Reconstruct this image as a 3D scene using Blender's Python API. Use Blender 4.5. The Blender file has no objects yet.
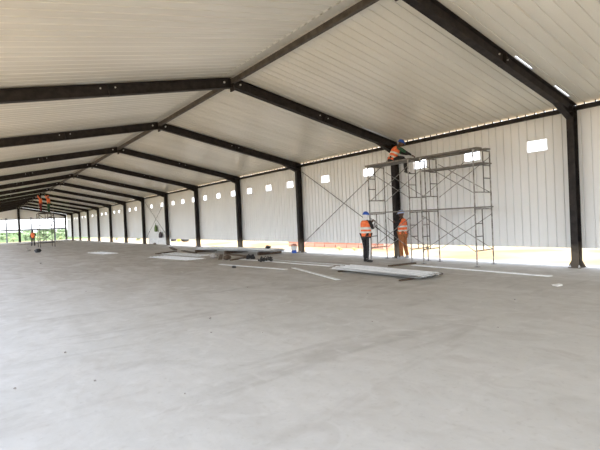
import bpy, bmesh, math, random
from mathutils import Vector, Matrix
random.seed(7)
sc = bpy.context.scene
col = sc.collection
R = math.radians

# ------------------------------------------------------------------ dimensions
BAY, Y0 = 6.0, 4.92           # spacing of the portal frames, first frame in view
COLX, RX = 12.6, 5.98         # right columns, ridge
LX = 2 * RX - COLX
WALLX = 12.81
CEIL = lambda x: 5.63 - .2 * abs(x - RX)   # underside of the roof panels
FY = lambda i: Y0 + BAY * i
YN, YF = FY(-2) - .1, FY(13) + .15

# ------------------------------------------------------------------ materials
def new_mat(name, rough=.6, metal=0.0, spec=.5):
    m = bpy.data.materials.new(name); m.use_nodes = True
    b = m.node_tree.nodes['Principled BSDF']
    b.inputs['Roughness'].default_value = rough
    b.inputs['Metallic'].default_value = metal
    b.inputs['Specular IOR Level'].default_value = spec
    return m, m.node_tree, b
def noisy(name, c1, c2, scale=8, rough=.6, metal=0.0, spec=.5, detail=4, bump=0.0, stretch=(1, 1, 1), lo=.35, hi=.65, coord='Object'):
    m, nt, b = new_mat(name, rough, metal, spec)
    tc = nt.nodes.new('ShaderNodeTexCoord'); mp = nt.nodes.new('ShaderNodeMapping')
    mp.inputs['Scale'].default_value = stretch
    nz = nt.nodes.new('ShaderNodeTexNoise'); nz.inputs['Scale'].default_value = scale; nz.inputs['Detail'].default_value = detail
    rp = nt.nodes.new('ShaderNodeValToRGB')
    rp.color_ramp.elements[0].position = lo; rp.color_ramp.elements[0].color = (*c1, 1)
    rp.color_ramp.elements[1].position = hi; rp.color_ramp.elements[1].color = (*c2, 1)
    nt.links.new(tc.outputs[coord], mp.inputs[0]); nt.links.new(mp.outputs[0], nz.inputs['Vector'])
    nt.links.new(nz.outputs[0], rp.inputs[0]); nt.links.new(rp.outputs[0], b.inputs['Base Color'])
    if bump:
        bp = nt.nodes.new('ShaderNodeBump'); bp.inputs['Strength'].default_value = bump; bp.inputs['Distance'].default_value = .02
        nt.links.new(nz.outputs[0], bp.inputs['Height']); nt.links.new(bp.outputs[0], b.inputs['Normal'])
    return m
M = {}
M['steel'] = noisy('dark_primer_steel', (.012, .010, .010), (.030, .025, .023), 6, .6, spec=.25)
M['brown_steel'] = noisy('brown_grey_steel', (.055, .047, .04), (.10, .088, .076), 6, .6, spec=.3)
M['grey_steel'] = noisy('light_grey_steel', (.22, .24, .28), (.30, .32, .36), 6, .5)
M['panel'] = noisy('cream_wall_panel', (.79, .805, .805), (.83, .845, .845), .8, .45, stretch=(1, 1, .4), spec=.4)
M['roof'] = noisy('cream_roof_panel', (.67, .665, .61), (.75, .745, .685), .5, .24, stretch=(.4, 3, 1), spec=.5)
M['outer'] = noisy('outer_sheet', (.55, .56, .57), (.65, .66, .67), 1, .5)
M['white_sheet'] = noisy('white_coated_sheet', (.66, .68, .69), (.82, .83, .84), 5, .4)
M['dull_sheet'] = noisy('dusty_coated_sheet', (.42, .42, .41), (.66, .67, .67), 4, .5)
M['pipe'] = noisy('weathered_scaffold_pipe', (.12, .11, .10), (.40, .39, .37), 9, .5, metal=.3)
M['dark_pipe'] = noisy('dark_scaffold_bar', (.05, .045, .04), (.13, .12, .11), 9, .6)
M['plank'] = noisy('grimy_scaffold_plank', (.13, .12, .105), (.26, .24, .21), 5, .8, stretch=(6, 1, 1))
M['wood'] = noisy('brown_timber', (.055, .036, .022), (.13, .09, .06), 6, .85, stretch=(1, 6, 1))
M['bolt'] = noisy('zinc_bolt', (.55, .55, .55), (.7, .7, .7), 5, .35, metal=.2)
M['black'] = noisy('black_rubber', (.015, .015, .016), (.04, .04, .04), 9, .7)
M['orange'] = noisy('orange_hi_vis_cloth', (.85, .16, .04), (1.0, .25, .09), 14, .8)
M['reflect'] = noisy('pale_reflective_tape', (.66, .62, .58), (.8, .78, .74), 10, .35)
M['hat_blue'] = noisy('blue_plastic', (.02, .08, .42), (.03, .12, .55), 5, .3)
M['hat_pale'] = noisy('pale_blue_plastic', (.35, .45, .75), (.5, .6, .85), 5, .3)
M['dark_cloth'] = noisy('black_cloth', (.012, .012, .014), (.035, .033, .035), 20, .9)
M['brown_cloth'] = noisy('rust_brown_cloth', (.27, .095, .03), (.40, .16, .06), 18, .9)
M['grey_cloth'] = noisy('grey_cloth', (.34, .34, .36), (.52, .52, .54), 16, .9)
M['green_cloth'] = noisy('dark_green_cloth', (.02, .07, .04), (.04, .13, .07), 16, .9)
M['red_cloth'] = noisy('dark_red_cloth', (.16, .02, .03), (.25, .04, .05), 16, .9)
M['skin'] = noisy('brown_skin', (.08, .038, .022), (.13, .065, .04), 14, .55)
M['white_cloth'] = noisy('white_cloth', (.7, .7, .7), (.85, .85, .85), 14, .9)
M['eye'] = noisy('eye_white', (.7, .7, .68), (.8, .8, .78), 4, .3)
M['brick'] = None
M['leaf'] = noisy('green_leaves', (.22, .30, .15), (.34, .42, .24), 3, .7)  # leaf green lightened so the colour itself carries the distant haze
M['leaf2'] = noisy('yellow_green_leaves', (.34, .40, .18), (.46, .50, .26), 3, .7)  # paler yellow-green, haze of distance mixed into the colour as well
M['bark'] = noisy('grey_bark', (.10, .075, .05), (.18, .14, .10), 9, .9)
M['yellow'] = noisy('yellow_plastic', (.75, .45, .03), (.85, .55, .06), 5, .4)
M['bag_green'] = noisy('olive_canvas', (.10, .17, .06), (.17, .26, .10), 14, .9)
M['bag_dark'] = noisy('dark_canvas', (.05, .04, .05), (.10, .08, .09), 14, .9)
M['stone'] = noisy('grey_rubble', (.24, .22, .20), (.42, .39, .36), 12, .9)
M['litter'] = noisy('white_paper', (.75, .75, .73), (.85, .85, .84), 12, .8)

def dusty_steel():
    m = M['steel'].copy(); m.name = 'dark_steel_with_dusty_foot'; nt = m.node_tree; b = nt.nodes['Principled BSDF']
    src = b.inputs['Base Color'].links[0].from_socket
    tc = nt.nodes.new('ShaderNodeTexCoord'); sp = nt.nodes.new('ShaderNodeSeparateXYZ'); nt.links.new(tc.outputs['Object'], sp.inputs[0])
    nz = nt.nodes.new('ShaderNodeTexNoise'); nz.inputs['Scale'].default_value = 7; nt.links.new(tc.outputs['Object'], nz.inputs['Vector'])
    ad = nt.nodes.new('ShaderNodeMath'); ad.operation = 'MULTIPLY_ADD'; nt.links.new(nz.outputs[0], ad.inputs[0]); ad.inputs[1].default_value = .35; nt.links.new(sp.outputs[2], ad.inputs[2])
    mr = nt.nodes.new('ShaderNodeMapRange'); mr.inputs[1].default_value = .55; mr.inputs[2].default_value = .85; mr.inputs[3].default_value = .8; mr.inputs[4].default_value = 0; nt.links.new(ad.outputs[0], mr.inputs[0])
    x = nt.nodes.new('ShaderNodeMix'); x.data_type = 'RGBA'; nt.links.new(mr.outputs[0], x.inputs[0]); nt.links.new(src, x.inputs[6]); x.inputs[7].default_value = (.14, .115, .09, 1)
    nt.links.new(x.outputs[2], b.inputs['Base Color']); return m
M['column_steel'] = dusty_steel()
def brick_mat():
    m, nt, b = new_mat('red_clay_brick', .9)
    tc = nt.nodes.new('ShaderNodeTexCoord'); bk = nt.nodes.new('ShaderNodeTexBrick')
    mp = nt.nodes.new('ShaderNodeMapping'); mp.inputs['Rotation'].default_value = (R(90), 0, R(90))
    bk.inputs['Color1'].default_value = (.50, .24, .18, 1); bk.inputs['Color2'].default_value = (.60, .36, .29, 1)
    bk.inputs['Mortar'].default_value = (.30, .12, .08, 1); bk.inputs['Scale'].default_value = 1
    bk.inputs['Brick Width'].default_value = .22; bk.inputs['Row Height'].default_value = .08; bk.inputs['Mortar Size'].default_value = .008
    nt.links.new(tc.outputs['Object'], mp.inputs[0]); nt.links.new(mp.outputs[0], bk.inputs[0]); nt.links.new(bk.outputs[0], b.inputs['Base Color'])
    return m
M['brick'] = brick_mat()

def floor_mat():
    m, nt, b = new_mat('dusty_concrete', .8, spec=.25)
    N, L = nt.nodes.new, nt.links.new
    tc = N('ShaderNodeTexCoord')
    def noise(scale, det, st=(1, 1, 1), dist=0.0, rot=0):
        mp = N('ShaderNodeMapping'); mp.inputs['Scale'].default_value = st; mp.inputs['Rotation'].default_value = (0, 0, rot)
        n = N('ShaderNodeTexNoise'); n.inputs['Scale'].default_value = scale; n.inputs['Detail'].default_value = det; n.inputs['Distortion'].default_value = dist
        L(tc.outputs['Object'], mp.inputs[0]); L(mp.outputs[0], n.inputs['Vector']); return n.outputs[0]
    def ramp(src, a, bb, ca=(0, 0, 0, 1), cb=(1, 1, 1, 1)):
        r = N('ShaderNodeValToRGB'); r.color_ramp.elements[0].position = a; r.color_ramp.elements[1].position = bb
        r.color_ramp.elements[0].color = ca; r.color_ramp.elements[1].color = cb; L(src, r.inputs[0]); return r.outputs[0]
    def mix(f, c1, c2, t='MIX'):
        x = N('ShaderNodeMix'); x.data_type = 'RGBA'; x.blend_type = t
        if isinstance(f, float): x.inputs[0].default_value = f
        else: L(f, x.inputs[0])
        for k, c in ((6, c1), (7, c2)):
            if isinstance(c, tuple): x.inputs[k].default_value = (*c, 1)
            else: L(c, x.inputs[k])
        return x.outputs[2]
    grey, brown = (.49, .48, .45), (.37, .335, .29)
    # earth trodden in towards the far side of the hall and the wall
    sep = N('ShaderNodeSeparateXYZ'); L(tc.outputs['Object'], sep.inputs[0])
    mth = N('ShaderNodeMath'); mth.operation = 'MULTIPLY_ADD'; L(sep.outputs[0], mth.inputs[0]); mth.inputs[1].default_value = .7; L(sep.outputs[1], mth.inputs[2])
    nz = noise(.35, 5, (1, .5, 1), 1.0)
    a2 = N('ShaderNodeMath'); a2.operation = 'MULTIPLY_ADD'; L(nz, a2.inputs[0]); a2.inputs[1].default_value = 14; L(mth.outputs[0], a2.inputs[2])
    mr = N('ShaderNodeMapRange'); mr.inputs[1].default_value = 13; mr.inputs[2].default_value = 27; L(a2.outputs[0], mr.inputs[0])
    c = mix(mr.outputs[0], grey, brown)
    c = mix(ramp(noise(.9, 6, (1, .45, 1), 1.5, .5), .42, .72), c, (.53, .515, .485))
    c = mix(ramp(noise(.55, 7, (.35, 1.6, 1), 2.0, -.35), .56, .70, cb=(.75, .75, .75, 1)), c, (.35, .33, .30))
    c = mix(ramp(noise(4, 8, (1, 1, 1), .5), .35, .75, ca=(.0, 0, 0, 1), cb=(.35, .35, .35, 1)), c, (.58, .57, .545))
    c = mix(ramp(noise(2.2, 12, (1, .8, 1), 1.2, .9), .50, .70, cb=(.45, .45, .45, 1)), c, (.39, .365, .33))
    c = mix(ramp(noise(16, 10, (1, 1, 1), .3), .58, .76, cb=(.35, .35, .35, 1)), c, (.34, .32, .28))
    c = mix(ramp(noise(1.6, 12, (1, 1, 1), 2.5, 2.0), .55, .72, cb=(.45, .45, .45, 1)), c, (.60, .59, .565))
    # a few damp dark smears
    c = mix(ramp(noise(1.1, 4, (.25, 1.3, 1), 1.0, .15), .70, .78, cb=(.6, .6, .6, 1)), c, (.34, .31, .28))
    L(c, b.inputs['Base Color'])
    bp = N('ShaderNodeBump'); bp.inputs['Strength'].default_value = .35; bp.inputs['Distance'].default_value = .03
    L(noise(3, 8), bp.inputs['Height']); L(bp.outputs[0], b.inputs['Normal'])
    return m
M['floor'] = floor_mat()

def ground_mat():
    m, nt, b = new_mat('sand_and_grass_ground', .95, spec=.1)
    N, L = nt.nodes.new, nt.links.new
    tc = N('ShaderNodeTexCoord'); n = N('ShaderNodeTexNoise'); n.inputs['Scale'].default_value = .25; n.inputs['Detail'].default_value = 8
    L(tc.outputs['Object'], n.inputs['Vector'])
    r = N('ShaderNodeValToRGB'); e = r.color_ramp.elements
    e[0].position = .38; e[0].color = (.33, .19, .09, 1); e[1].position = .56; e[1].color = (.44, .33, .18, 1); L(n.outputs[0], r.inputs[0])
    n2 = N('ShaderNodeTexNoise'); n2.inputs['Scale'].default_value = .18; n2.inputs['Detail'].default_value = 10; L(tc.outputs['Object'], n2.inputs['Vector'])
    r2 = N('ShaderNodeValToRGB'); e = r2.color_ramp.elements
    e[0].position = .35; e[0].color = (.05, .10, .03, 1); e[1].position = .68; e[1].color = (.14, .17, .07, 1); L(n2.outputs[0], r2.inputs[0])
    sep = N('ShaderNodeSeparateXYZ'); L(tc.outputs['Object'], sep.inputs[0])
    ad = N('ShaderNodeMath'); ad.operation = 'MULTIPLY_ADD'; L(n2.outputs[0], ad.inputs[0]); ad.inputs[1].default_value = 30; L(sep.outputs[1], ad.inputs[2])
    mr = N('ShaderNodeMapRange'); mr.inputs[1].default_value = 96; mr.inputs[2].default_value = 112; L(ad.outputs[0], mr.inputs[0])
    x = N('ShaderNodeMix'); x.data_type = 'RGBA'; L(mr.outputs[0], x.inputs[0]); L(r.outputs[0], x.inputs[6]); L(r2.outputs[0], x.inputs[7])
    L(x.outputs[2], b.inputs['Base Color'])
    return m
M['ground'] = ground_mat()

# ------------------------------------------------------------------ mesh helpers
class MB:
    def __init__(s): s.v = []; s.f = []; s.m = []
    def face(s, idx, m=0): s.f.append(tuple(idx)); s.m.append(m)
    def quad(s, a, b, c, d, m=0):
        n = len(s.v); s.v += [tuple(a), tuple(b), tuple(c), tuple(d)]; s.face((n, n+1, n+2, n+3), m)
    def box(s, x0, x1, y0, y1, z0, z1, m=0, mat=None):
        n = len(s.v); P = [(x, y, z) for z in (z0, z1) for y in (y0, y1) for x in (x0, x1)]
        if mat is not None: P = [tuple(mat @ Vector(p)) for p in P]
        s.v += P
        for q in ((0, 2, 3, 1), (4, 5, 7, 6), (0, 1, 5, 4), (2, 6, 7, 3), (0, 4, 6, 2), (1, 3, 7, 5)): s.face([n+i for i in q], m)
    def bar(s, a, b, w, h, up=(0, 0, 1), m=0):
        """box beam from a to b, w across, h along up"""
        a, b = Vector(a), Vector(b); t = (b - a).normalized(); u = Vector(up); r = t.cross(u).normalized(); u = r.cross(t).normalized()
        n = len(s.v)
        for p in (a, b):
            for i, j in ((-1, -1), (1, -1), (1, 1), (-1, 1)): s.v.append(tuple(p + r*(i*w/2) + u*(j*h/2)))
        s.face((n, n+3, n+2, n+1), m); s.face((n+4, n+5, n+6, n+7), m)
        for k in range(4): s.face((n+k, n+(k+1) % 4, n+4+(k+1) % 4, n+4+k), m)
    def ibeam(s, a, b, depth, width, up, tf=.014, tw=.012, m=0):
        a, b = Vector(a), Vector(b); t = (b - a).normalized(); r = t.cross(Vector(up)).normalized(); u = r.cross(t).normalized()
        s.bar(a + u*(depth/2-tf/2), b + u*(depth/2-tf/2), width, tf, u, m)
        s.bar(a - u*(depth/2-tf/2), b - u*(depth/2-tf/2), width, tf, u, m)
        s.bar(a, b, tw, depth - 2*tf, u, m)
    def tube(s, pts, rad, n=8, m=0, caps=True):
        pts = [Vector(p) for p in pts]; rad = rad if isinstance(rad, (list, tuple)) else [rad]*len(pts)
        base = len(s.v); last = None
        for k, p in enumerate(pts):
            t = (pts[min(k+1, len(pts)-1)] - pts[max(k-1, 0)]).normalized()
            ref = last if last is not None else (Vector((1, 0, 0)) if abs(t.x) < .8 else Vector((0, 1, 0)))
            a = (ref - t*ref.dot(t)).normalized(); last = a; b = t.cross(a)
            for j in range(n):
                c, d = math.cos(2*math.pi*j/n), math.sin(2*math.pi*j/n); s.v.append(tuple(p + a*(c*rad[k]) + b*(d*rad[k])))
        for k in range(len(pts)-1):
            for j in range(n):
                s.face((base+k*n+j, base+k*n+(j+1) % n, base+(k+1)*n+(j+1) % n, base+(k+1)*n+j), m)
        if caps:
            s.face([base+j for j in range(n)][::-1], m); s.face([base+(len(pts)-1)*n+j for j in range(n)], m)
    def loft(s, secs, n=20, m=0, caps=True):
        """secs: (centre, right, forward, rx, ry)"""
        base = len(s.v)
        for c, r, f, rx, ry in secs:
            c = Vector(c); r = Vector(r); f = Vector(f)
            for j in range(n):
                a = 2*math.pi*j/n; ca, sa = math.cos(a), math.sin(a)
                ca = math.copysign(abs(ca)**.8, ca); sa = math.copysign(abs(sa)**.8, sa)
                s.v.append(tuple(c + r*(rx*ca) + f*(ry*sa)))
        for k in range(len(secs)-1):
            for j in range(n): s.face((base+k*n+j, base+k*n+(j+1) % n, base+(k+1)*n+(j+1) % n, base+(k+1)*n+j), m)
        if caps:
            s.face([base+j for j in range(n)][::-1], m); s.face([base+(len(secs)-1)*n+j for j in range(n)], m)
    def merge(s, me, mat=None, m=0):
        n = len(s.v); s.v += [tuple((mat @ v.co) if mat is not None else v.co) for v in me.vertices]
        for p in me.polygons: s.face([n+i for i in p.vertices], m)
    def build(s, name, mats, parent=None, smooth=False, bevel=0):
        me = bpy.data.meshes.new(name); me.from_pydata(s.v, [], s.f)
        if not isinstance(mats, (list, tuple)): mats = [mats]
        for k in mats: me.materials.append(M[k])
        for p, i in zip(me.polygons, s.m): p.material_index = i; p.use_smooth = smooth
        me.update()
        o = bpy.data.objects.new(name, me); col.objects.link(o)
        if parent: o.parent = parent
        if bevel:
            bv = o.modifiers.new('bevel', 'BEVEL'); bv.width = bevel; bv.segments = 2; bv.limit_method = 'ANGLE'
        return o
def empty(name, loc=(0, 0, 0), rz=0):
    o = bpy.data.objects.new(name, None); o.empty_display_size = .2; col.objects.link(o); o.location = loc; o.rotation_euler = (0, 0, rz); return o
def tag(o, label, cat, group=None, kind=None):
    if label: o['label'] = label
    if cat: o['category'] = cat
    if group: o['group'] = group
    if kind: o['kind'] = kind
    return o
def struct(o): o['kind'] = 'structure'; return o
def copy_tree(o, parent=None):
    c = o.copy(); col.objects.link(c)
    if parent: c.parent = parent
    for ch in [k for k in bpy.data.objects if k.parent == o]: copy_tree(ch, c)
    return c
def noise_blob(rad, seed, amp=.25, sub=2, sc3=(1, 1, 1)):
    bm = bmesh.new(); bmesh.ops.create_icosphere(bm, subdivisions=sub, radius=rad); rr = random.Random(seed)
    for v in bm.verts: v.co *= 1 + rr.uniform(-amp, amp); v.co.x *= sc3[0]; v.co.y *= sc3[1]; v.co.z *= sc3[2]
    me = bpy.data.meshes.new('tmp'); bm.to_mesh(me); bm.free(); return me

ORD = ['nearest', 'second', 'third', 'fourth', 'fifth', 'sixth', 'seventh', 'eighth', 'ninth', 'tenth', 'eleventh', 'twelfth', 'thirteenth', 'farthest']
def nth(i): return {0: 'nearest', 13: 'farthest'}.get(i, ORD[i])

# ------------------------------------------------------------------ the setting
b = MB(); b.box(LX-.4, 13.15, YN, YF+.35, -.25, 0); struct(b.build('floor', 'floor'))

def ground():
    bm = bmesh.new()
    bmesh.ops.create_grid(bm, x_segments=90, y_segments=90, size=1)
    rr = random.Random(3)
    for v in bm.verts:
        x = math.copysign(abs(v.co.x)**2.2, v.co.x)*900 + 6; y = math.copysign(abs(v.co.y)**2.2, v.co.y)*900 + 60
        z = -.1
        inside = LX-2 < x < 14.5 and YN-8 < y < YF+3
        if not inside:
            z += rr.uniform(-.02, .03) + min(.6, max(0, (y-140)/500))
        else: z = -.3
        v.co = (x, y, z)
    me = bpy.data.meshes.new('ground'); bm.to_mesh(me); bm.free(); me.materials.append(M['ground'])
    for p in me.polygons: p.use_smooth = True
    o = bpy.data.objects.new('ground', me); col.objects.link(o); return struct(o)
ground()

def groove_profile(y0, y1, pitch, extra=(), phase=0.0, w=.026, d=.014, joint=0):
    """breakpoints (y, depth) of a flat panel with narrow grooves"""
    ys = []; k = 0; y = y0 + phase
    while y < y1:
        ww = w*1.7 if joint and k % joint == 0 else w; dd = d*1.6 if joint and k % joint == 0 else d
        if y > y0: ys += [(y-ww/2, 0), (y-ww*.3, dd), (y+ww*.3, dd), (y+ww/2, 0)]
        y += pitch; k += 1
    def depth(t):
        for a, c in zip(ys, ys[1:]):
            if a[0] <= t <= c[0]: return a[1] + (c[1]-a[1])*(t-a[0])/max(c[0]-a[0], 1e-9)
        return 0
    ex = [(t, depth(t)) for t in extra]
    return sorted([(y0, 0)] + ys + ex + [(y1, 0)])

# right wall: panels from 0.49 m up to the eave, with openings for the small windows
wins = []
for i in range(-1, 13):
    for off in ((1.57, 4.26) if i in (1, 5, 9) else (1.0, 3.0, 5.03)):
        wins.append(FY(i) + off)
WW, Z1, Z2 = .29, 3.18, 3.52
ex = [y + s*WW for y in wins for s in (-1, 1)]
prof = groove_profile(YN, YF-.1, .2325, ex, phase=.1, w=.040, d=.036)
zs = [.49, Z1, Z2, 4.17]
def in_win(y): return any(abs(y-w) < WW for w in wins)
b = MB()
for (ya, da), (yb, db) in zip(prof, prof[1:]):
    if yb - ya < 1e-6: continue
    for za, zb in zip(zs, zs[1:]):
        if za == Z1 and in_win((ya+yb)/2): continue
        b.quad((WALLX+da, ya, za), (WALLX+da, ya, zb), (WALLX+db, yb, zb), (WALLX+db, yb, za))
        b.quad((WALLX+.05, ya, za), (WALLX+.05, yb, za), (WALLX+.05, yb, zb), (WALLX+.05, ya, zb), 1)
b.quad((WALLX, YN, .49), (WALLX, YF-.1, .49), (WALLX+.05, YF-.1, .49), (WALLX+.05, YN, .49))
b.quad((WALLX, YN, 4.17), (WALLX+.05, YN, 4.17), (WALLX+.05, YF-.1, 4.17), (WALLX, YF-.1, 4.17))
struct(b.build('wall_right', ['panel', 'outer']))
for k, y in enumerate(wins):
    b = MB(); X0, X1 = WALLX-.006, WALLX+.058; t = .018
    b.box(X0, X1, y-WW-.004, y-WW+t, Z1, Z2); b.box(X0, X1, y+WW-t, y+WW+.004, Z1, Z2)
    b.box(X0, X1, y-WW+t, y+WW-t, Z1-.004, Z1+t); b.box(X0, X1, y-WW+t, y+WW-t, Z2-t, Z2+.004)
    struct(b.build('window_%d' % (k+1), 'panel'))

# ceiling: two slopes of ribbed roof panels, with the slits that stand open beside some rafters
def slit(x, y):
    for i in range(-1, 14):
        if FY(i)-.12 < y < FY(i)-.065:
            if i >= 0 and 11.45 < x < 12.3: return True
            if i == 0 and 9.6 < x < 10.4: return True
            if i == 1 and (2.0 < x < 2.75 or 10.9 < x < 11.45): return True
    return False
xs_r = [RX, 9.6, 10.4, 10.9, 11.45, 12.3, 12.875]
xs_l = [RX, 2.75, 2.0, LX-.65]
exr = [FY(i)+s for i in range(-1, 14) for s in (-.12, -.065)]
b = MB()
for side, xs in (('r', xs_r), ('l', xs_l)):
    prof = groove_profile(YN, YF, .25, exr, phase=.12, w=.03, d=.016, joint=4)
    for (ya, da), (yb, db) in zip(prof, prof[1:]):
        if yb - ya < 1e-6: continue
        for xa, xb in zip(xs, xs[1:]):
            if slit((xa+xb)/2, (ya+yb)/2): continue
            za, zb = CEIL(xa), CEIL(xb)
            q = [(xa, ya, za+da), (xb, ya, zb+da), (xb, yb, zb+db), (xa, yb, za+db)]
            if side == 'l': q = q[::-1]
            b.quad(*q[::-1])
            q = [(xa, ya, za+.045), (xb, ya, zb+.045), (xb, yb, zb+.045), (xa, yb, za+.045)]
            if side == 'l': q = q[::-1]
            b.quad(*q, 1)
struct(b.build('ceiling', ['roof', 'outer']))

# eave beam along the wall head, and the closure blocks that break up the bright slot above it
b = MB(); b.box(WALLX-.1, WALLX-.004, YN, YF-.1, 4.10, 4.215)
y = YN + .1
while y < YF-.2:
    b.box(WALLX-.055, WALLX-.03, y-.01, y+.01, 4.215, CEIL(WALLX-.05)+.001); y += .25
struct(b.build('trim_1', 'steel'))
# ridge beam and the pale flashing strip left of it
b = MB(); b.box(RX-.045, RX+.045, YN, YF-.1, 5.43, 5.56)
struct(b.build('trim_2', 'brown_steel'))
b = MB(); y = YN
while y < YF-.3:
    for (xa, xb) in ((RX-.10, RX-.36),):
        b.quad((xa, y, CEIL(xa)-.022), (xa, y+.25, CEIL(xa)-.022), (xb, y+.25, CEIL(xb)-.022), (xb, y, CEIL(xb)-.022))
        b.quad((xb, y, CEIL(xb)-.022), (xb, y+.17, CEIL(xb)-.022), (xb-.0, y+.17, CEIL(xb)-.001), (xb-.0, y, CEIL(xb)-.001))
        b.quad((xb, y+.03, CEIL(xb)-.022), (xb, y+.14, CEIL(xb)-.022), (xb-.05, y+.14, CEIL(xb)-.006), (xb-.05, y+.03, CEIL(xb)-.006))
    y += .25
struct(b.build('trim_3', 'roof'))

# far gable: cladding above 3.7 m
GY = FY(13) + .13
b = MB(); prof = groove_profile(LX-.1, WALLX, .2325, [RX])
for (xa, da), (xb, db) in zip(prof, prof[1:]):
    if xb - xa < 1e-6: continue
    b.quad((xa, GY+da, 3.70), (xb, GY+db, 3.70), (xb, GY+db, CEIL(xb)-.01), (xa, GY+da, CEIL(xa)-.01))
    b.quad((xb, GY+.05, 3.70), (xa, GY+.05, 3.70), (xa, GY+.05, CEIL(xa)-.01), (xb, GY+.05, CEIL(xb)-.01), 1)
struct(b.build('wall_far', ['panel', 'outer']))

# ------------------------------------------------------------------ steel columns
def column_proto():
    b = MB(); b.ibeam((0, 0, .02), (0, 0, 4.17), .26, .165, (1, 0, 0), .016, .012)
    root = b.build('steel_column', 'column_steel')
    p = MB(); p.box(-.19, .19, -.15, .15, 0, .02)
    p.build('base_plate', 'column_steel', root)
    for s in (-1, 1):
        g = MB(); n = len(g.v)
        pts = [(.0, s*.084, .02), (.0, s*.20, .02), (.0, s*.20, .05), (.0, s*.084, .27)]
        for dx in (-.008, .008): g.v += [(dx, q[1], q[2]) for q in pts]
        g.face((3, 2, 1, 0)); g.face((4, 5, 6, 7))
        for k in range(4): g.face((k, (k+1) % 4, 4+(k+1) % 4, 4+k))
        g.build('gusset', 'column_steel', root)
    for sx in (-1, 1):
        for sy in (-1, 1):
            t = MB(); t.tube([(sx*.16, sy*.11, .02), (sx*.16, sy*.11, .085)], .014, 6); t.tube([(sx*.16, sy*.11, .021), (sx*.16, sy*.11, .045)], .026, 6)
            t.build('anchor_bolt', 'bolt', root)
    k = MB(); k.box(-.13, .13, -.1, .1, 4.17, 4.19); k.build('cap_plate', 'steel', root)
    return root
cp = column_proto()
for i in range(-2, 14):
    o = cp if i == -2 else copy_tree(cp)
    o.location = (COLX, FY(i), 0)
    if i >= 0:
        lab = {0: 'dark steel wall column nearest the camera, at the far right of the photo',
               1: 'dark steel wall column standing behind the near scaffold',
               2: 'dark steel wall column at the left end of the crossed brace rods near the workers',
               13: 'dark steel corner column at the far open end of the right wall'}.get(i, '%s dark steel wall column from the camera along the right wall' % nth(i))
        tag(o, lab, 'column', 'steel columns along the right wall')
    else:
        tag(o, 'dark steel wall column of the right wall behind the camera', 'column', 'steel columns along the right wall, out of view')
for i in range(-2, 14):
    o = copy_tree(cp); o.location = (LX, FY(i), 0)
    tag(o, 'dark steel column along the open left side, out of view', 'column', 'steel columns along the open left side')

# ------------------------------------------------------------------ roof rafters
def rafter_proto(side):
    D = .27; off = D/2 + .03
    xa, xb = RX + side*.03, (COLX+.13 if side > 0 else LX-.13)
    za, zb = CEIL(xa) - off/.98, CEIL(xb) - off/.98
    b = MB(); A = Vector((xa - RX, 0, za)); B = Vector((xb - RX, 0, zb)); t = (B-A).normalized(); up = Vector((0, 0, 1)); up = (up - t*up.dot(t)).normalized()
    b.ibeam(A, B, D, .17, up, .014, .012)
    root = b.build('steel_rafter', 'steel')
    # haunch under the knee
    h = MB(); K = Vector(((COLX-.13-RX)*side, 0, CEIL(COLX-.13)-off/.98 - D/2)); n0 = K; n1 = K - side*Vector((.75, 0, 0)); n1.z = CEIL(COLX-.13-.75) - off/.98 - D/2
    n2 = K + Vector((0, 0, -.16))
    for dy in (-.006, .006): h.v += [(q.x, dy, q.z) for q in (n0, n1, n2)]
    h.face((0, 1, 2)); h.face((5, 4, 3)); h.face((0, 3, 4, 1)); h.face((1, 4, 5, 2)); h.face((2, 5, 3, 0))
    h.bar(n1, n2, .16, .012, (0, 0, 1)); h.build('knee_haunch', 'steel', root)
    for dist in (3.32,):
        P = A + t*dist
        s = MB(); s.bar(P - up*.14, P + up*.134, .176, .022, t); s.build('splice_plate', 'steel', root)
        for d in (-.17, .17):
            Q = P + t*d + up*.05
            q = MB(); q.tube([Q + Vector((0, -.03, 0)), Q + Vector((0, .03, 0))], .017, 8); q.build('bolt', 'bolt', root)
    Q = A + t*.22 + up*.03
    q = MB(); q.tube([Q + Vector((0, -.035, 0)), Q + Vector((0, .035, 0))], .028, 8); q.build('bolt', 'bolt', root)
    e = MB(); e.bar(Vector((side*.012, 0, za-.22)), Vector((side*.012, 0, za+.13)), .19, .02, (1, 0, 0)); e.build('ridge_plate', 'steel', root)
    return root
for side in (1, -1):
    rp = rafter_proto(side)
    for i in range(-2, 14):
        o = rp if i == -2 else copy_tree(rp)
        o.location = (RX, FY(i), 0)
        s = 'right' if side > 0 else 'left'
        if i == 0 and side > 0: lab = 'dark steel roof rafter on the right slope meeting the nearest column at the far right'
        elif i == 0: lab = 'nearest left-slope steel rafter, out of view overhead'
        elif i < 0: lab = 'dark steel roof rafter of the %s slope behind the camera' % s
        elif i == 13: lab = 'dark steel rafter of the %s slope at the far open end' % s
        elif i == 1 and side > 0: lab = 'dark steel roof rafter on the right slope ending above the seated worker'
        elif i == 1: lab = 'widest and nearest dark rafter on the left roof slope'
        else: lab = 'dark rafter on the %s roof slope, %s portal frame from the camera' % (s, nth(i))
        tag(o, lab, 'rafter', 'steel roof rafters')

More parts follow.
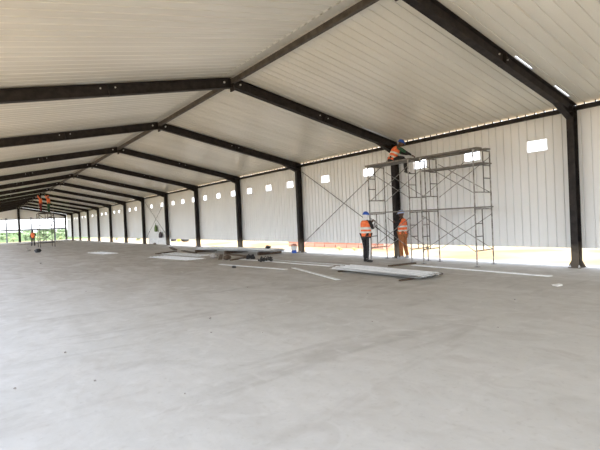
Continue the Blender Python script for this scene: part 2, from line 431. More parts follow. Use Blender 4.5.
# ------------------------------------------------------------------ brace rods in the wall bays
def brace(i, flip):
    a, c = (FY(i+1)-.12, FY(i)+.12) if not flip else (FY(i)+.12, FY(i+1)-.12)
    X = WALLX - .055 - (.035 if flip else 0)
    b = MB(); b.tube([(X, a, 3.85), (X, c, .5)], .0125, 6)
    o = b.build('brace_rod', 'dark_pipe')
    m = MB(); P = Vector((X, a, 3.85)).lerp(Vector((X, c, .5)), .82); d = (Vector((X, c, .5)) - Vector((X, a, 3.85))).normalized()
    m.tube([P - d*.12, P + d*.12], .022, 6); m.build('turnbuckle', 'dark_pipe', o)
    return o
for i, where in ((1, 'the bay left of the near scaffold'), (5, 'the distant bay with hanging bags')):
    tag(brace(i, False), 'thin brace rod falling to the right across %s' % where, 'brace rod', 'wall brace rods')
    tag(brace(i, True), 'thin brace rod falling to the left across %s' % where, 'brace rod', 'wall brace rods')

# ------------------------------------------------------------------ far gable framing
b = MB(); b.ibeam((RX, GY-.2, 0), (RX, GY-.2, CEIL(RX)-.33), .26, .32, (0, 1, 0)); o = b.build('gable_column', 'steel')
p = MB(); p.box(RX-.18, RX+.18, GY-.38, GY-.02, 0, .02); p.build('base_plate', 'steel', o)
tag(o, 'dark steel column under the ridge in the far open gable end', 'column')
for x, w in ((4.28, 'just left of the dark middle column'), (7.64, 'between the middle column and the far scaffold'), (10.98, 'right of the far scaffold'), (.95, 'nearest the left side, out of view')):
    b = MB(); b.bar((x, GY-.06, 0), (x, GY-.06, 3.9), .20, .09, (0, 1, 0)); o = b.build('gable_post', 'grey_steel')
    q = MB(); q.box(x-.1, x+.1, GY-.14, GY, 0, .015); q.build('foot_plate', 'grey_steel', o)
    tag(o, 'thin grey post in the far gable, %s' % w, 'post', 'thin posts of the far gable')
b = MB(); b.bar((LX+.1, GY+.03, 1.93), (COLX-.1, GY+.03, 1.93), .06, .26, (0, 0, 1)); o = b.build('gable_rail', 'grey_steel')
tag(o, 'long grey horizontal rail crossing the far open gable at mid height', 'rail')
b = MB(); b.bar((LX+.1, GY+.015, 3.66), (COLX-.1, GY+.015, 3.66), .05, .14, (0, 0, 1)); o = b.build('gable_rail', 'grey_steel')
tag(o, 'long grey horizontal rail under the cladding of the far gable', 'rail')

# ------------------------------------------------------------------ scaffolds
TH = 1.68
def scaffold_frame(root, x0, x1, y, z0, flip, pipe='pipe', r=.021):
    """one H frame standing across from x0 to x1 in the plane y"""
    b = MB()
    for x in (x0, x1): b.tube([(x, y, z0 + (0 if z0 else .03)), (x, y, z0+TH)], r, 8)
    for z in (.45, TH-.03): b.tube([(x0, y, z0+z), (x1, y, z0+z)], r*.9, 6)
    fr = b.build('frame', pipe, root)
    l = MB(); w = (x1-x0)
    xi = x0 + w*.42 if not flip else x1 - w*.42; xo = x0 if not flip else x1
    l.tube([(xi, y, z0+.45), (xi, y, z0+TH-.03)], r*.72, 6)
    for z in (.86, 1.23): l.tube([(xo, y, z0+z), (xi, y, z0+z)], r*.68, 6)
    l.build('ladder', 'dark_pipe', fr)
    if z0 == 0:
        f = MB()
        for x in (x0, x1): f.box(x-.06, x+.06, y-.06, y+.06, 0, .01); f.tube([(x, y, .01), (x, y, .05)], .017, 6)
        f.build('foot_plate', 'dark_pipe', fr)
    return fr
def cross(root, x, ya, yb, z0, o=.025):
    for (za, zb, d) in ((.42, 1.5, 0), (1.5, .42, .02)):
        b = MB(); b.tube([(x+o+d, ya, z0+za), (x+o+d, yb, z0+zb)], .011, 6); b.build('cross_brace', 'pipe', root)
def planks(root, x0, x1, ya, yb, z, n, name='plank', t=.035, m='plank', gap=.012):
    w = (x1-x0)/n
    for k in range(n):
        b = MB(); b.box(x0+k*w+gap/2, x0+(k+1)*w-gap/2, ya, yb, z, z+t); b.build(name, m, root)

s1 = empty('scaffold_tower', (11.8, 10.25, 0))
def place(o, root):   # children are drawn in hall coordinates
    o
tag(s1, 'two tier pipe scaffold tower around the wall column, worker seated on top', 'scaffold', 'near scaffold towers')
s2 = empty('scaffold_tower', (11.9, 7.95, 0))
tag(s2, 'two tier pipe scaffold tower between the seated worker\'s tower and nearest column, nobody on it', 'scaffold', 'near scaffold towers')
L1, L2 = [], []
for root, (ya, xa0, xa1), (yb, xb0, xb1) in ((s1, (11.13, 11.40, 12.22), (9.33, 11.40, 12.25)), (s2, (8.87, 11.42, 12.25), (7.06, 11.46, 12.33))):
    for z0, fl in ((0, False), (TH, False)):
        fl2 = fl if root is s1 else (z0 > 0)
        scaffold_frame(root, xa0, xa1, ya, z0, fl2)
        scaffold_frame(root, xb0, xb1, yb, z0, fl2)
        for x in (min(xa0, xb0), max(xa1, xb1)): cross(root, x, ya, yb, z0)
planks(s1, 11.42, 12.1, 9.28, 11.30, 2*TH+.0, 2, t=.05)
planks(s1, 11.46, 11.76, 9.2, 11.25, TH+.0, 1)
planks(s2, 11.5, 11.8, 6.92, 9.02, TH+.0, 1)
planks(s2, 11.95, 12.2, 6.92, 9.02, TH+.0, 1)
planks(s2, 11.6, 12.2, 6.92, 9.02, 2.94, 1)
b = MB(); b.box(11.5, 11.75, 6.95, 9.25, 2*TH, 2*TH+.04); b.build('plank', 'plank', s2)
b = MB(); b.box(11.95, 12.2, 6.95, 9.0, 2*TH, 2*TH+.04); b.build('plank', 'plank', s2)
for root in (s1, s2):
    for ch in [k for k in bpy.data.objects if k.parent == root]: ch.matrix_parent_inverse = Matrix.Translation(-root.location)

s3 = empty('scaffold_tower', (5.85, 50.4, 0))
tag(s3, 'distant pipe scaffold tower under the ridge carrying two workers', 'scaffold')
for y in (49.6, 51.3):
    for z0 in (0, TH): scaffold_frame(s3, 5.25, 6.5, y, z0, z0 > 0, 'dark_pipe', .034)
for z0 in (0, TH):
    for x in (5.25, 6.5): cross(s3, x, 49.6, 51.3, z0)
for z0 in (0, TH):
    b = MB(); b.tube([(5.25, 49.57, z0+.42), (6.5, 49.57, z0+1.5)], .026, 6); b.build('cross_brace', 'dark_pipe', s3)
    b = MB(); b.tube([(5.25, 49.54, z0+1.5), (6.5, 49.54, z0+.42)], .026, 6); b.build('cross_brace', 'dark_pipe', s3)
for x in (5.25, 6.5):
    b = MB(); b.tube([(x, 49.6, 2*TH), (x, 49.6, 2*TH+.9)], .021, 6); b.build('guard_post', 'pipe', s3)
planks(s3, 5.3, 6.45, 49.5, 51.4, 2*TH, 3)
for ch in [k for k in bpy.data.objects if k.parent == s3]: ch.matrix_parent_inverse = Matrix.Translation(-s3.location)

# ------------------------------------------------------------------ people
def skin_mesh(pts, edges, rad, root=0, sub=2):
    me = bpy.data.meshes.new('sk'); me.from_pydata([tuple(p) for p in pts], edges, []); me.update()
    o = bpy.data.objects.new('sk', me); col.objects.link(o)
    sk = o.modifiers.new('s', 'SKIN')
    if not me.skin_vertices: 
        bpy.context.view_layer.objects.active = o
    for k, r in enumerate(rad):
        sv = me.skin_vertices[0].data[k]; sv.radius = (r, r) if not isinstance(r, tuple) else r; sv.use_root = (k == root)
    sk.branch_smoothing = .6
    ss = o.modifiers.new('u', 'SUBSURF'); ss.levels = sub; ss.render_levels = sub
    bpy.context.view_layer.update()
    dg = bpy.context.evaluated_depsgraph_get()
    out = bpy.data.meshes.new_from_object(o.evaluated_get(dg))
    bpy.data.objects.remove(o); return out
def unit(v): return Vector(v).normalized()

def head_into(b, c, fwd, up, size=1.0):
    f = unit(fwd); u = Vector(up); u = unit(u - f*u.dot(f)); r = f.cross(u)
    X = Matrix(((r.x, f.x, u.x, c.x), (r.y, f.y, u.y, c.y), (r.z, f.z, u.z, c.z), (0, 0, 0, 1)))
    bm = bmesh.new(); bmesh.ops.create_uvsphere(bm, u_segments=28, v_segments=20, radius=1)
    for v in bm.verts:
        x, y, z = v.co
        jaw = 1 - .28*max(0, -z)
        nx, ny, nz = x*.074*jaw, y*.094*(1 - .10*max(0, -z)), z*.118
        if y > 0:
            ny += .016*math.exp(-((nx/.012)**2) - (((nz+.012)/.022)**2))       # nose
            ny += .006*math.exp(-((nx/.05)**2) - (((nz-.028)/.012)**2))         # brow
            ny -= .007*(math.exp(-(((abs(nx)-.03)/.014)**2) - (((nz-.008)/.012)**2)))   # eye sockets
            ny += .005*math.exp(-((nx/.024)**2) - (((nz+.05)/.010)**2))         # lips
            ny += .007*math.exp(-((nx/.025)**2) - (((nz+.09)/.018)**2))         # chin
        v.co = Vector((nx, ny, nz))*size
    me = bpy.data.meshes.new('h'); bm.to_mesh(me); bm.free(); b.merge(me, X, 0)
    def sph(p, rr, m, s=(1, 1, 1)):
        bm = bmesh.new(); bmesh.ops.create_uvsphere(bm, u_segments=10, v_segments=8, radius=rr*size)
        for v in bm.verts: v.co = Vector((v.co.x*s[0]+p[0]*size, v.co.y*s[1]+p[1]*size, v.co.z*s[2]+p[2]*size))
        me = bpy.data.meshes.new('h'); bm.to_mesh(me); bm.free(); b.merge(me, X, m)
    for s in (-1, 1):
        sph((s*.029, .078, .008), .012, 1); sph((s*.029, .087, .008), .006, 2)
        sph((s*.077, -.004, -.005), .022, 0, (.35, .7, 1.3))                    # ears
    return X

def hand_into(b, wrist, dirv, palm_n, side, curl=.5, s=1.0):
    """palm, four fingers of different lengths and a thumb, at the end of the forearm"""
    d = unit(dirv); n = Vector(palm_n); n = unit(n - d*n.dot(d)); w = d.cross(n)*side
    pc = wrist + d*.05*s
    secs = [(wrist, w, n, .024*s, .018*s), (wrist + d*.03*s, w, n, .033*s, .016*s), (wrist + d*.075*s, w, n, .039*s, .014*s), (wrist + d*.092*s, w, n, .034*s, .011*s)]
    b.loft(secs, 12, 0)
    for k, ln in enumerate((.066, .074, .070, .054)):
        o = wrist + d*.085*s + w*((.027 - k*.018)*s); p = o; dr = d; pts = [p]
        for q in range(3):
            a = curl*(.55 + .25*q); dr = unit(dr*math.cos(a) + n*math.sin(a)); p = p + dr*(ln/3*s); pts.append(p)
        b.tube(pts, [.0092*s, .0088*s, .008*s, .006*s], 6, 0)
    o = wrist + d*.03*s + w*.028*s; p1 = o + unit(w*.8 + d*.7 + n*.3)*.035*s; p2 = p1 + unit(w*.25 + d + n*.5)*.028*s
    b.tube([o, p1, p2], [.0125*s, .0105*s, .008*s], 6, 0)

def person(label, loc, rz, J, cols, hat='hat_blue', group=None, stripes=True, leg_stripe=False, bare_face=True, sc_=1.0):
    """J: joints in the figure's own frame, x right, y forward, z up, feet at z 0"""
    root = empty('person', loc, rz); root.scale = (sc_,)*3
    tag(root, label, 'person', group)
    V = {k: Vector(v) for k, v in J.items() if not isinstance(v, (int, float))}
    pel, che, nek, hd = V['pelvis'], V['chest'], V['neck'], V['head']
    up = unit(che - pel); rs = unit(V['sh_r'] - V['sh_l']); rh = unit(V['hip_r'] - V['hip_l'])
    fs = unit(up.cross(rs))*1; fh = unit(up.cross(rh))
    face = V.get('face', fs)
    keys = ['pelvis', 'spine', 'chest', 'neck', 'neck2', 'sh_l', 'el_l', 'wr_l', 'sh_r', 'el_r', 'wr_r', 'hip_l', 'kn_l', 'an_l', 'hip_r', 'kn_r', 'an_r']
    V['spine'] = pel.lerp(che, .5); V['neck2'] = nek.lerp(hd, .75)
    ed = [('pelvis', 'spine'), ('spine', 'chest'), ('chest', 'neck'), ('neck', 'neck2'), ('chest', 'sh_l'), ('sh_l', 'el_l'), ('el_l', 'wr_l'), ('chest', 'sh_r'), ('sh_r', 'el_r'), ('el_r', 'wr_r'),
          ('pelvis', 'hip_l'), ('hip_l', 'kn_l'), ('kn_l', 'an_l'), ('pelvis', 'hip_r'), ('hip_r', 'kn_r'), ('kn_r', 'an_r')]
    rad = dict(pelvis=.115, spine=.105, chest=.125, neck=.06, neck2=.052, hip=.082, kn=.052, an=.036, sh=.058, el=.038, wr=.024)
    rd = [rad[k.split('_')[0]] for k in keys]
    me = skin_mesh([V[k] for k in keys], [(keys.index(a), keys.index(c)) for a, c in ed], rd)
    b = MB(); b.merge(me)
    head_into(b, hd, face, up=Vector((0, 0, 1))*.6 + unit(hd-nek)*.6)
    for s, q in ((-1, 'l'), (1, 'r')):
        d = unit(V['wr_'+q] - V['el_'+q]); pn = V.get('palm_'+q, Vector((0, 0, -1)))
        hand_into(b, V['wr_'+q], V.get('hand_'+q, d), pn, s, J.get('curl_'+q, .5))
    b.build('body', ['skin', 'eye', 'black'], root, smooth=True)
    # trousers
    tk = ['pelvis', 'hip_l', 'kn_l', 'an_l', 'hip_r', 'kn_r', 'an_r']; T = {k: V[k].copy() for k in tk}
    for q in 'lr': T['an_'+q] = V['kn_'+q].lerp(V['an_'+q], .93)
    me = skin_mesh([T[k] for k in tk], [(0, 1), (1, 2), (2, 3), (0, 4), (4, 5), (5, 6)], [.138, .104, .079, .068, .104, .079, .068])
    b = MB(); b.merge(me); tr = b.build('trousers', cols['trousers'], root, smooth=True)
    if leg_stripe:
        for q, s in (('l', -1), ('r', 1)):
            b = MB(); pts = []
            for a, c, ra, rb in (('hip', 'kn', .112, .084), ('kn', 'an', .084, .074)):
                for t in (.15, .5, .95):
                    P = V[a+'_'+q].lerp(V[c+'_'+q], t*.95); r0 = ra + (rb-ra)*t; pts.append((P + rh*(s*(r0-.014)) - fh*.02, r0))
            b.loft([(p, fh, Vector(rh)*s, .034, .016) for p, _ in pts], 10); b.build('side_stripe', 'white_cloth', tr, smooth=True)
    # shirt with sleeves
    sk_ = ['spine', 'chest', 'neck', 'sh_l', 'el_l', 'wr_l', 'sh_r', 'el_r', 'wr_r']; S = {k: V[k].copy() for k in sk_}
    for q in 'lr': S['wr_'+q] = V['el_'+q].lerp(V['wr_'+q], .9)
    me = skin_mesh([S[k] for k in sk_], [(0, 1), (1, 2), (1, 3), (3, 4), (4, 5), (1, 6), (6, 7), (7, 8)], [.125, .14, .066, .075, .055, .040, .075, .055, .040])
    b = MB(); b.merge(me)
    # lower part of the forearms in a second colour where the sleeve shows it
    mats = [cols['shirt']]
    if 'sleeve' in cols:
        mats.append(cols['sleeve'])
        for k, f in enumerate(b.f):
            c = sum((Vector(b.v[i]) for i in f), Vector())/len(f)
            for q in cols.get('sleeve_side', 'lr'):
                mid = V['el_'+q].lerp(V['wr_'+q], .5)
                if (c - mid).length < .16: b.m[k] = 1
    b.build('shirt', mats, root, smooth=True)
    # vest
    P0 = pel - up*.04; L = (nek - P0).length
    def sec(t, rx, ry):
        c = P0.lerp(che, min(1, t/.72)) if t < .72 else che.lerp(nek, (t-.72)/.28)
        r = unit(rh.lerp(rs, min(1, t*1.3))); f = unit(fh.lerp(fs, min(1, t*1.3)))
        return (c, r, f, rx, ry)
    ss = [(0, .185, .140), (.12, .182, .138), (.3, .180, .135), (.5, .192, .142), (.7, .206, .142), (.82, .196, .125), (.90, .155, .105), (.96, .10, .085)]
    b = MB(); b.loft([sec(*q) for q in ss], 28, caps=False)
    v = b.build('safety_vest', 'orange', root, smooth=True)
    so = v.modifiers.new('thick', 'SOLIDIFY'); so.thickness = .008
    if stripes:
        def rr(t):
            for a, c in zip(ss, ss[1:]):
                if a[0] <= t <= c[0]:
                    k = (t-a[0])/(c[0]-a[0]); return (a[1]+(c[1]-a[1])*k + .006, a[2]+(c[2]-a[2])*k + .006)
        for t0, t1 in stripes if isinstance(stripes, (list, tuple)) else ((.16, .27), (.42, .53)):
            b = MB(); b.loft([sec(t, *rr(t)) for t in (t0, (t0+t1)/2, t1)], 28, caps=False); q = b.build('reflective_band', 'reflect', v, smooth=True)
            so = q.modifiers.new('thick', 'SOLIDIFY'); so.thickness = .004
    # boots
    for q in 'lr':
        tv = V['toe_'+q]; an = V['an_'+q]; b = MB(); hd_ = an - unit(tv-an)*.02
        d = Vector((tv.x-an.x, tv.y-an.y, tv.z-an.z)); side = unit(d.cross(Vector((0, 0, 1)))) if abs(unit(d).z) < .95 else rh
        nn = unit(side.cross(unit(d)))
        heel = an - unit(d)*.05 - nn*0 
        b.loft([(heel + nn*(-.02), side, nn, .028, .035), (an.lerp(tv, .05), side, nn, .042, .050), (an.lerp(tv, .45), side, nn, .046, .042), (an.lerp(tv, .85), side, nn, .046, .032), (tv, side, nn, .025, .018)], 14)
        b.tube([an + unit(V['kn_'+q]-an)*.13, an - unit(V['kn_'+q]-an)*.01], [.052, .050], 14)
        b.build('boot', cols.get('boot', 'black'), root, smooth=True)
    # helmet
    u = unit(Vector((0, 0, 1))*.6 + unit(hd-nek)*.6); f = unit(face - u*Vector(face).dot(u)); r = f.cross(u)
    b = MB(); cc = hd + u*.035; secs = []
    for k in range(9):
        a = k/8*math.pi/2; secs.append((cc + u*(.105*math.sin(a)), r, f, max(.002, .098*math.cos(a)), max(.002, .118*math.cos(a))))
    b.loft([(cc - u*.01, r, f, .108, .128), (cc - u*.002, r, f, .108, .130)] + secs, 24)
    b.loft([(cc - u*.012 + f*.04, r, f, .085, .125), (cc - u*.004 + f*.04, r, f, .085, .125)], 20)
    hh = b.build('hard_hat', hat, root, smooth=True)
    g = MB(); g.loft([(cc + u*.07 - f*.09, r, u, .012, .02), (cc + u*.108, r, u, .012, .006), (cc + u*.07 + f*.09, r, u, .012, .02)], 8); g.build('crown_ridge', hat, hh, smooth=True)
    if not bare_face:
        b = MB(); c0 = nek - up*.03
        b.loft([(c0, rs, fs, .085, .085), (nek.lerp(hd, .4), r, f, .075, .085), (hd - u*.02, r, f, .084, .104), (hd + u*.045, r, f, .086, .106)], 20, caps=False)
        q = b.build('head_scarf', 'white_cloth', root, smooth=True); so = q.modifiers.new('thick', 'SOLIDIFY'); so.thickness = .006
    return root

STAND = dict(pelvis=(0, 0, .94), chest=(0, .01, 1.31), neck=(0, 0, 1.47), head=(0, .03, 1.61), sh_l=(-.185, 0, 1.40), sh_r=(.185, 0, 1.40),
             el_l=(-.24, -.02, 1.12), wr_l=(-.25, .08, .87), el_r=(.24, -.02, 1.12), wr_r=(.25, .08, .87),
             hip_l=(-.095, 0, .90), hip_r=(.095, 0, .90), kn_l=(-.105, .02, .49), kn_r=(.105, .02, .49), an_l=(-.11, 0, .075), an_r=(.11, 0, .075),
             toe_l=(-.13, .17, .035), toe_r=(.13, .17, .035))
def pose(**k): d = dict(STAND); d.update(k); return d

# standing worker in front of the wall panels, holding his hands up
person('worker in striped black trousers and orange vest standing left of the scaffold', (10.82, 10.78, 0), R(-88),
       pose(sh_l=(-.18, .03, 1.40), el_l=(-.20, .20, 1.20), wr_l=(-.10, .38, 1.36), el_r=(.24, .10, 1.15), wr_r=(.12, .33, 1.33), palm_l=(.6, .2, .6), palm_r=(-.6, .2, .6),
            kn_l=(-.10, .05, .49), an_l=(-.12, .03, .075), toe_l=(-.14, .2, .035), kn_r=(.11, .0, .49), an_r=(.13, -.07, .075), toe_r=(.15, .10, .035), face=(.1, 1, .05)),
       dict(trousers='dark_cloth', shirt='dark_cloth', sleeve='grey_cloth', sleeve_side='lr'), leg_stripe=True, bare_face=False, stripes=((.18, .30), (.40, .56)))
# standing worker by the column
person('worker in rust-brown trousers and orange vest standing against the column inside the scaffold', (12.22, 10.36, 0), R(12),
       pose(el_l=(-.22, .14, 1.16), wr_l=(.02, .32, 1.30), el_r=(.36, .03, 1.18), wr_r=(.30, .16, .98), palm_l=(.5, .4, .6), palm_r=(-1, 0, 0),
            kn_l=(-.11, .03, .49), an_l=(-.12, .0, .075), kn_r=(.14, .0, .48), an_r=(.21, -.05, .075), toe_l=(-.13, .17, .035), toe_r=(.25, .11, .035), face=(-.1, 1, .1)),
       dict(trousers='brown_cloth', shirt='dark_cloth', sleeve='grey_cloth', sleeve_side='r', boot='grey_cloth'), hat='hat_pale')
# worker seated on top of the tower, one leg hanging over the edge
person('worker in blue helmet and orange vest sitting on top of the scaffold, leg hanging down', (11.90, 10.38, 3.41-.88+.06), R(-125),
       pose(pelvis=(0, -.05, .94), chest=(.02, .10, 1.26), neck=(.02, .19, 1.39), head=(.02, .29, 1.49), hip_l=(-.095, -.03, .92), hip_r=(.095, -.03, .92),
            sh_l=(-.165, .14, 1.34), sh_r=(.205, .14, 1.33), el_l=(-.2, .36, 1.18), wr_l=(-.1, .60, 1.10), el_r=(.24, .38, 1.15), wr_r=(.16, .62, 1.04),
            kn_r=(.2, .36, .97), an_r=(.12, .08, .92), toe_r=(.0, .2, .92), kn_l=(.06, .40, .93), an_l=(.06, .42, .50), toe_l=(.06, .57, .42),
            palm_l=(0, .2, -1), palm_r=(0, .2, -1), face=(.15, .95, -.2)),
       dict(trousers='dark_cloth', shirt='green_cloth', sleeve='dark_cloth', sleeve_side='lr'))
# distant people
person('distant worker in orange vest and dark trousers walking on the floor beside the far scaffold', (5.32, 56.6, 0), R(160),
       pose(kn_l=(-.12, .13, .50), an_l=(-.18, .15, .075), toe_l=(-.2, .32, .035), kn_r=(.13, -.03, .5), an_r=(.2, -.22, .11), toe_r=(.22, -.06, .04), el_l=(-.32, .05, 1.15), wr_l=(-.2, .2, 1.05)),
       dict(trousers='dark_cloth', shirt='dark_cloth', boot='dark_cloth'), hat='black', stripes=False)
person('distant worker in orange top and dark red trousers, left of two on the far scaffold', (5.5, 50.0, 3.45), R(70),
       pose(el_l=(-.25, .15, 1.55), wr_l=(-.15, .2, 1.78), el_r=(.25, .18, 1.5), wr_r=(.15, .28, 1.7), palm_l=(0, 1, 0), palm_r=(0, 1, 0)),
       dict(trousers='red_cloth', shirt='orange', boot='dark_cloth'), hat='black', stripes=False, sc_=.95)
person('distant worker in orange top and dark green trousers, right of two on the far scaffold', (6.3, 51.0, 3.45), R(60),
       pose(el_l=(-.25, .15, 1.55), wr_l=(-.15, .2, 1.78), el_r=(.25, .02, 1.15), wr_r=(.2, .2, 1.3), palm_l=(0, 1, 0), palm_r=(0, 1, 0)),
       dict(trousers='green_cloth', shirt='orange', boot='dark_cloth'), hat='orange', stripes=False)

# ------------------------------------------------------------------ sheets, strips, timber lying on the floor
def ribbed_sheet(name, mat, W, L, loc, rz, pitch=.19, h=.022, t=.004):
    """a trapezoid-ribbed sheet, ribs along its length (local y)"""
    b = MB(); pts = []; x = 0
    while x < W - .02:
        for dx, z in ((0, 0), (pitch*.58, 0), (pitch*.68, h), (pitch*.9, h)): 
            if x+dx <= W: pts.append((x+dx, z))
        x += pitch
    pts.append((W, 0))
    for (xa, za), (xb, zb) in zip(pts, pts[1:]):
        b.quad((xa-W/2, -L/2, za+t), (xb-W/2, -L/2, zb+t), (xb-W/2, L/2, zb+t), (xa-W/2, L/2, za+t))
        b.quad((xa-W/2, -L/2, za), (xa-W/2, L/2, za), (xb-W/2, L/2, zb), (xb-W/2, -L/2, zb))
        b.quad((xa-W/2, -L/2, za), (xb-W/2, -L/2, zb), (xb-W/2, -L/2, zb+t), (xa-W/2, -L/2, za+t))
        b.quad((xa-W/2, L/2, za+t), (xb-W/2, L/2, zb+t), (xb-W/2, L/2, zb), (xa-W/2, L/2, za))
    o = b.build(name, mat); o.location = loc; o.rotation_euler = (0, 0, rz); return o
stack = [(8.90, 8.35, .042, -3), (8.86, 8.42, .058, -1.6), (8.93, 8.30, .074, -3.4), (8.95, 8.40, .090, -2.6)]
lab = ['bottom', 'second from the bottom', 'second from the top', 'top']
for k, (x, y, z, a) in enumerate(stack):
    tag(ribbed_sheet('roof_sheet', 'white_sheet' if k % 2 else 'dull_sheet', .80, 3.3, (x, y, z), R(a)), 'white ribbed metal sheet, %s of the stack before the near scaffold' % lab[k], 'metal sheet', 'sheet stack in front of the scaffold')
def plank(name, mat, a, c, w, t, label, cat, group=None, z=0, lift=0):
    a, c = Vector(a), Vector(c); m = (a+c)/2; d = c - a; L = d.length
    b = MB(); b.box(-w/2, w/2, -L/2, L/2, 0, t); o = b.build(name, mat, bevel=min(w, t)*.12)
    o.location = (m.x, m.y, z); o.rotation_euler = (math.asin(lift/L) if lift else 0, 0, math.atan2(d.y, d.x) - math.pi/2)
    return tag(o, label, cat, group)
plank('timber_batten', 'wood', (8.08, 7.0), (9.62, 6.92), .08, .04, 'brown timber batten under the right end of the white sheet stack', 'timber')
plank('timber_batten', 'wood', (8.45, 9.6), (9.35, 9.55), .08, .04, 'brown timber batten under the left end of the white sheet stack', 'timber')
plank('timber_batten', 'wood', (10.25, 9.28), (11.3, 9.12), .12, .045, 'flat brown timber lying on the floor at the foot of the scaffold', 'timber')
plank('trim_strip', 'white_sheet', (10.9, 8.9), (10.64, 4.72), .16, .012, 'long white metal strip on the floor between sheet stack and nearest column', 'metal strip')
plank('trim_strip', 'white_sheet', (7.53, 15.35), (7.98, 11.6), .17, .012, 'long white metal strip on the floor left of the dark cable heap', 'metal strip')
plank('trim_strip', 'white_sheet', (8.38, 11.75), (7.38, 8.4), .13, .012, 'white metal strip lying askew, pointing at the camera, left of the sheet stack', 'metal strip')
plank('trim_strip', 'white_sheet', (9.1, 16.6), (9.38, 11.0), .22, .012, 'long white metal strip on the floor leading to the left end of the sheet stack', 'metal strip')
plank('trim_strip', 'dull_sheet', (9.65, 15.6), (9.85, 10.9), .18, .012, 'dusty pale metal strip beside the white strip leading to the sheet stack', 'metal strip')
# raised stack further back
for k, (z, dx) in enumerate(((.15, 0), (.178, .05), (.206, -.03), (.234, .04))):
    tag(ribbed_sheet('roof_sheet', 'white_sheet' if k != 1 else 'dull_sheet', 1.0, 6.6, (10.9+dx, 20.3+dx*2, z), R(8-k), pitch=.25), 'pale ribbed sheet, %s of the long raised stack' % lab[k], 'metal sheet', 'long raised sheet stack')
for y, w in ((17.6, 'near'), (20.3, 'middle'), (23.2, 'far')):
    b = MB(); b.box(-.65, .65, -.06, .06, 0, .15); o = b.build('timber_bearer', 'wood', bevel=.008); o.location = (10.9 - (y-20.3)*.12, y, 0)
    tag(o, 'dark timber bearer under the %s end of the long raised sheet stack' % w if w != 'middle' else 'dark timber bearer under the middle of the long raised sheet stack', 'timber')
tag(ribbed_sheet('roof_sheet', 'white_sheet', 1.0, 4.2, (7.75, 20.6, .002), R(5)), 'single white sheet lying flat on the bare floor at the left of the debris', 'metal sheet')
tag(ribbed_sheet('roof_sheet', 'dull_sheet', 1.0, 4.5, (8.95, 22.3, .002), R(3)), 'dull grey sheet lying flat just beyond the single white sheet', 'metal sheet')
tag(ribbed_sheet('roof_sheet', 'white_sheet', .9, 3.6, (6.55, 30.2, .002), R(4)), 'far pale sheet lying flat on the floor before the distant columns', 'metal sheet')
k = 0
for a, c, w, l in (((8.5, 17.3), (9.7, 19.6), .16, 'longest of the dark planks, beyond the rubble'), ((8.55, 16.4), (9.5, 16.9), .14, 'short dark plank nearest the rubble'), ((9.85, 17.0), (10.1, 19.9), .2, 'dark plank beside the raised sheet stack'),
                   ((9.6, 22.5), (10.1, 25.5), .22, 'dark plank behind the flat grey sheet'), ((8.2, 24.6), (9.7, 25.6), .2, 'dark plank farthest left behind the flat sheets'), ((10.2, 27.0), (11.2, 30.5), .25, 'dark plank on the floor near the distant wall columns')):
    plank('dark_plank', 'wood', a, c, w, .05, l, 'plank', 'dark planks among the floor debris', z=.0)
# rubble, cables, pebbles, litter
def lump(name, mat, x, y, r, seed, label, cat, group=None, flat=.6):
    if cat == 'pebble': r *= .7
    me = noise_blob(r, seed, .22, 2, (1, 1.15, flat)); zmin = min(v.co.z for v in me.vertices)
    b = MB(); b.merge(me, Matrix.Translation((0, 0, -zmin - r*.04))); o = b.build(name, mat); o.location = (x, y, 0); return tag(o, label, cat, group)
def coil(x, y, r, seed, label):
    rr = random.Random(seed); pts = []
    for k in range(90):
        a = k*.42; q = r*(.45 + .5*rr.random()); pts.append((q*math.cos(a), q*1.2*math.sin(a), .02 + .34*rr.random()*(1-q/r*.7)))
    b = MB(); b.tube(pts, .014, 5); o = b.build('cable_heap', 'black', smooth=True); o.location = (x, y, 0); tag(o, label, 'cable'); return o
coil(9.05, 14.5, .3, 4, 'tangled heap of black cable on the floor in front of the raised sheet stack')
coil(9.2, 15.9, .2, 9, 'small loose black cable loop just behind the bigger tangled heap')
lump('rubble_lump', 'black', 11.35, 17.9, .13, 3, 'dark lump sitting on the right end of the raised sheet stack', 'rubble').location.z = .262
lump('rubble_lump', 'stone', 8.72, 18.3, .20, 5, 'brown rubble lump left of the two beside the dark planks', 'rubble')
lump('rubble_lump', 'wood', 8.62, 16.9, .16, 6, 'brown rubble lump right of the two beside the dark planks', 'rubble')
lump('rubble_lump', 'black', 7.22, 13.65, .07, 8, 'small black lump on the floor left of the long white strip', 'rubble')
lump('rubble_lump', 'black', 3.87, 38.2, .24, 11, 'dark rubble lump on the far floor below the distant walking worker', 'rubble')
lump('rubble_lump', 'stone', 3.55, 42.0, .2, 12, 'grey rubble lump just beyond the dark one near the distant worker', 'rubble')
b = MB(); b.merge(noise_blob(.09, 21, .3, 2, (1.4, 1, .25)), Matrix.Translation((0, 0, .02))); o = b.build('paper_scrap', 'litter'); o.location = (9.4, 4.05, 0); tag(o, 'crumpled white scrap on the floor before the nearest column', 'litter')
for k, (x, y, r) in enumerate([(6.87, 3.61, .011), (4.7, 4.63, .016), (.88, 6.32, .022), (.94, 4.92, .016), (.27, 5.26, .018), (1.51, 3.93, .012), (7.53, 3.95, .02), (3.07, 6.72, .03), (2.68, 5.85, .02), (3.2, 5.3, .014), (5.58, 3.17, .012), (2.57, 24.47, .07), (2.2, 12, .025), (5.2, 9.2, .028), (6.4, 6.4, .02), (4.1, 7.7, .02)]):
    lump('pebble', 'stone', x, y, r, 40+k, 'small grey pebble scattered on the open concrete floor', 'pebble', 'pebbles on the concrete floor', .7)
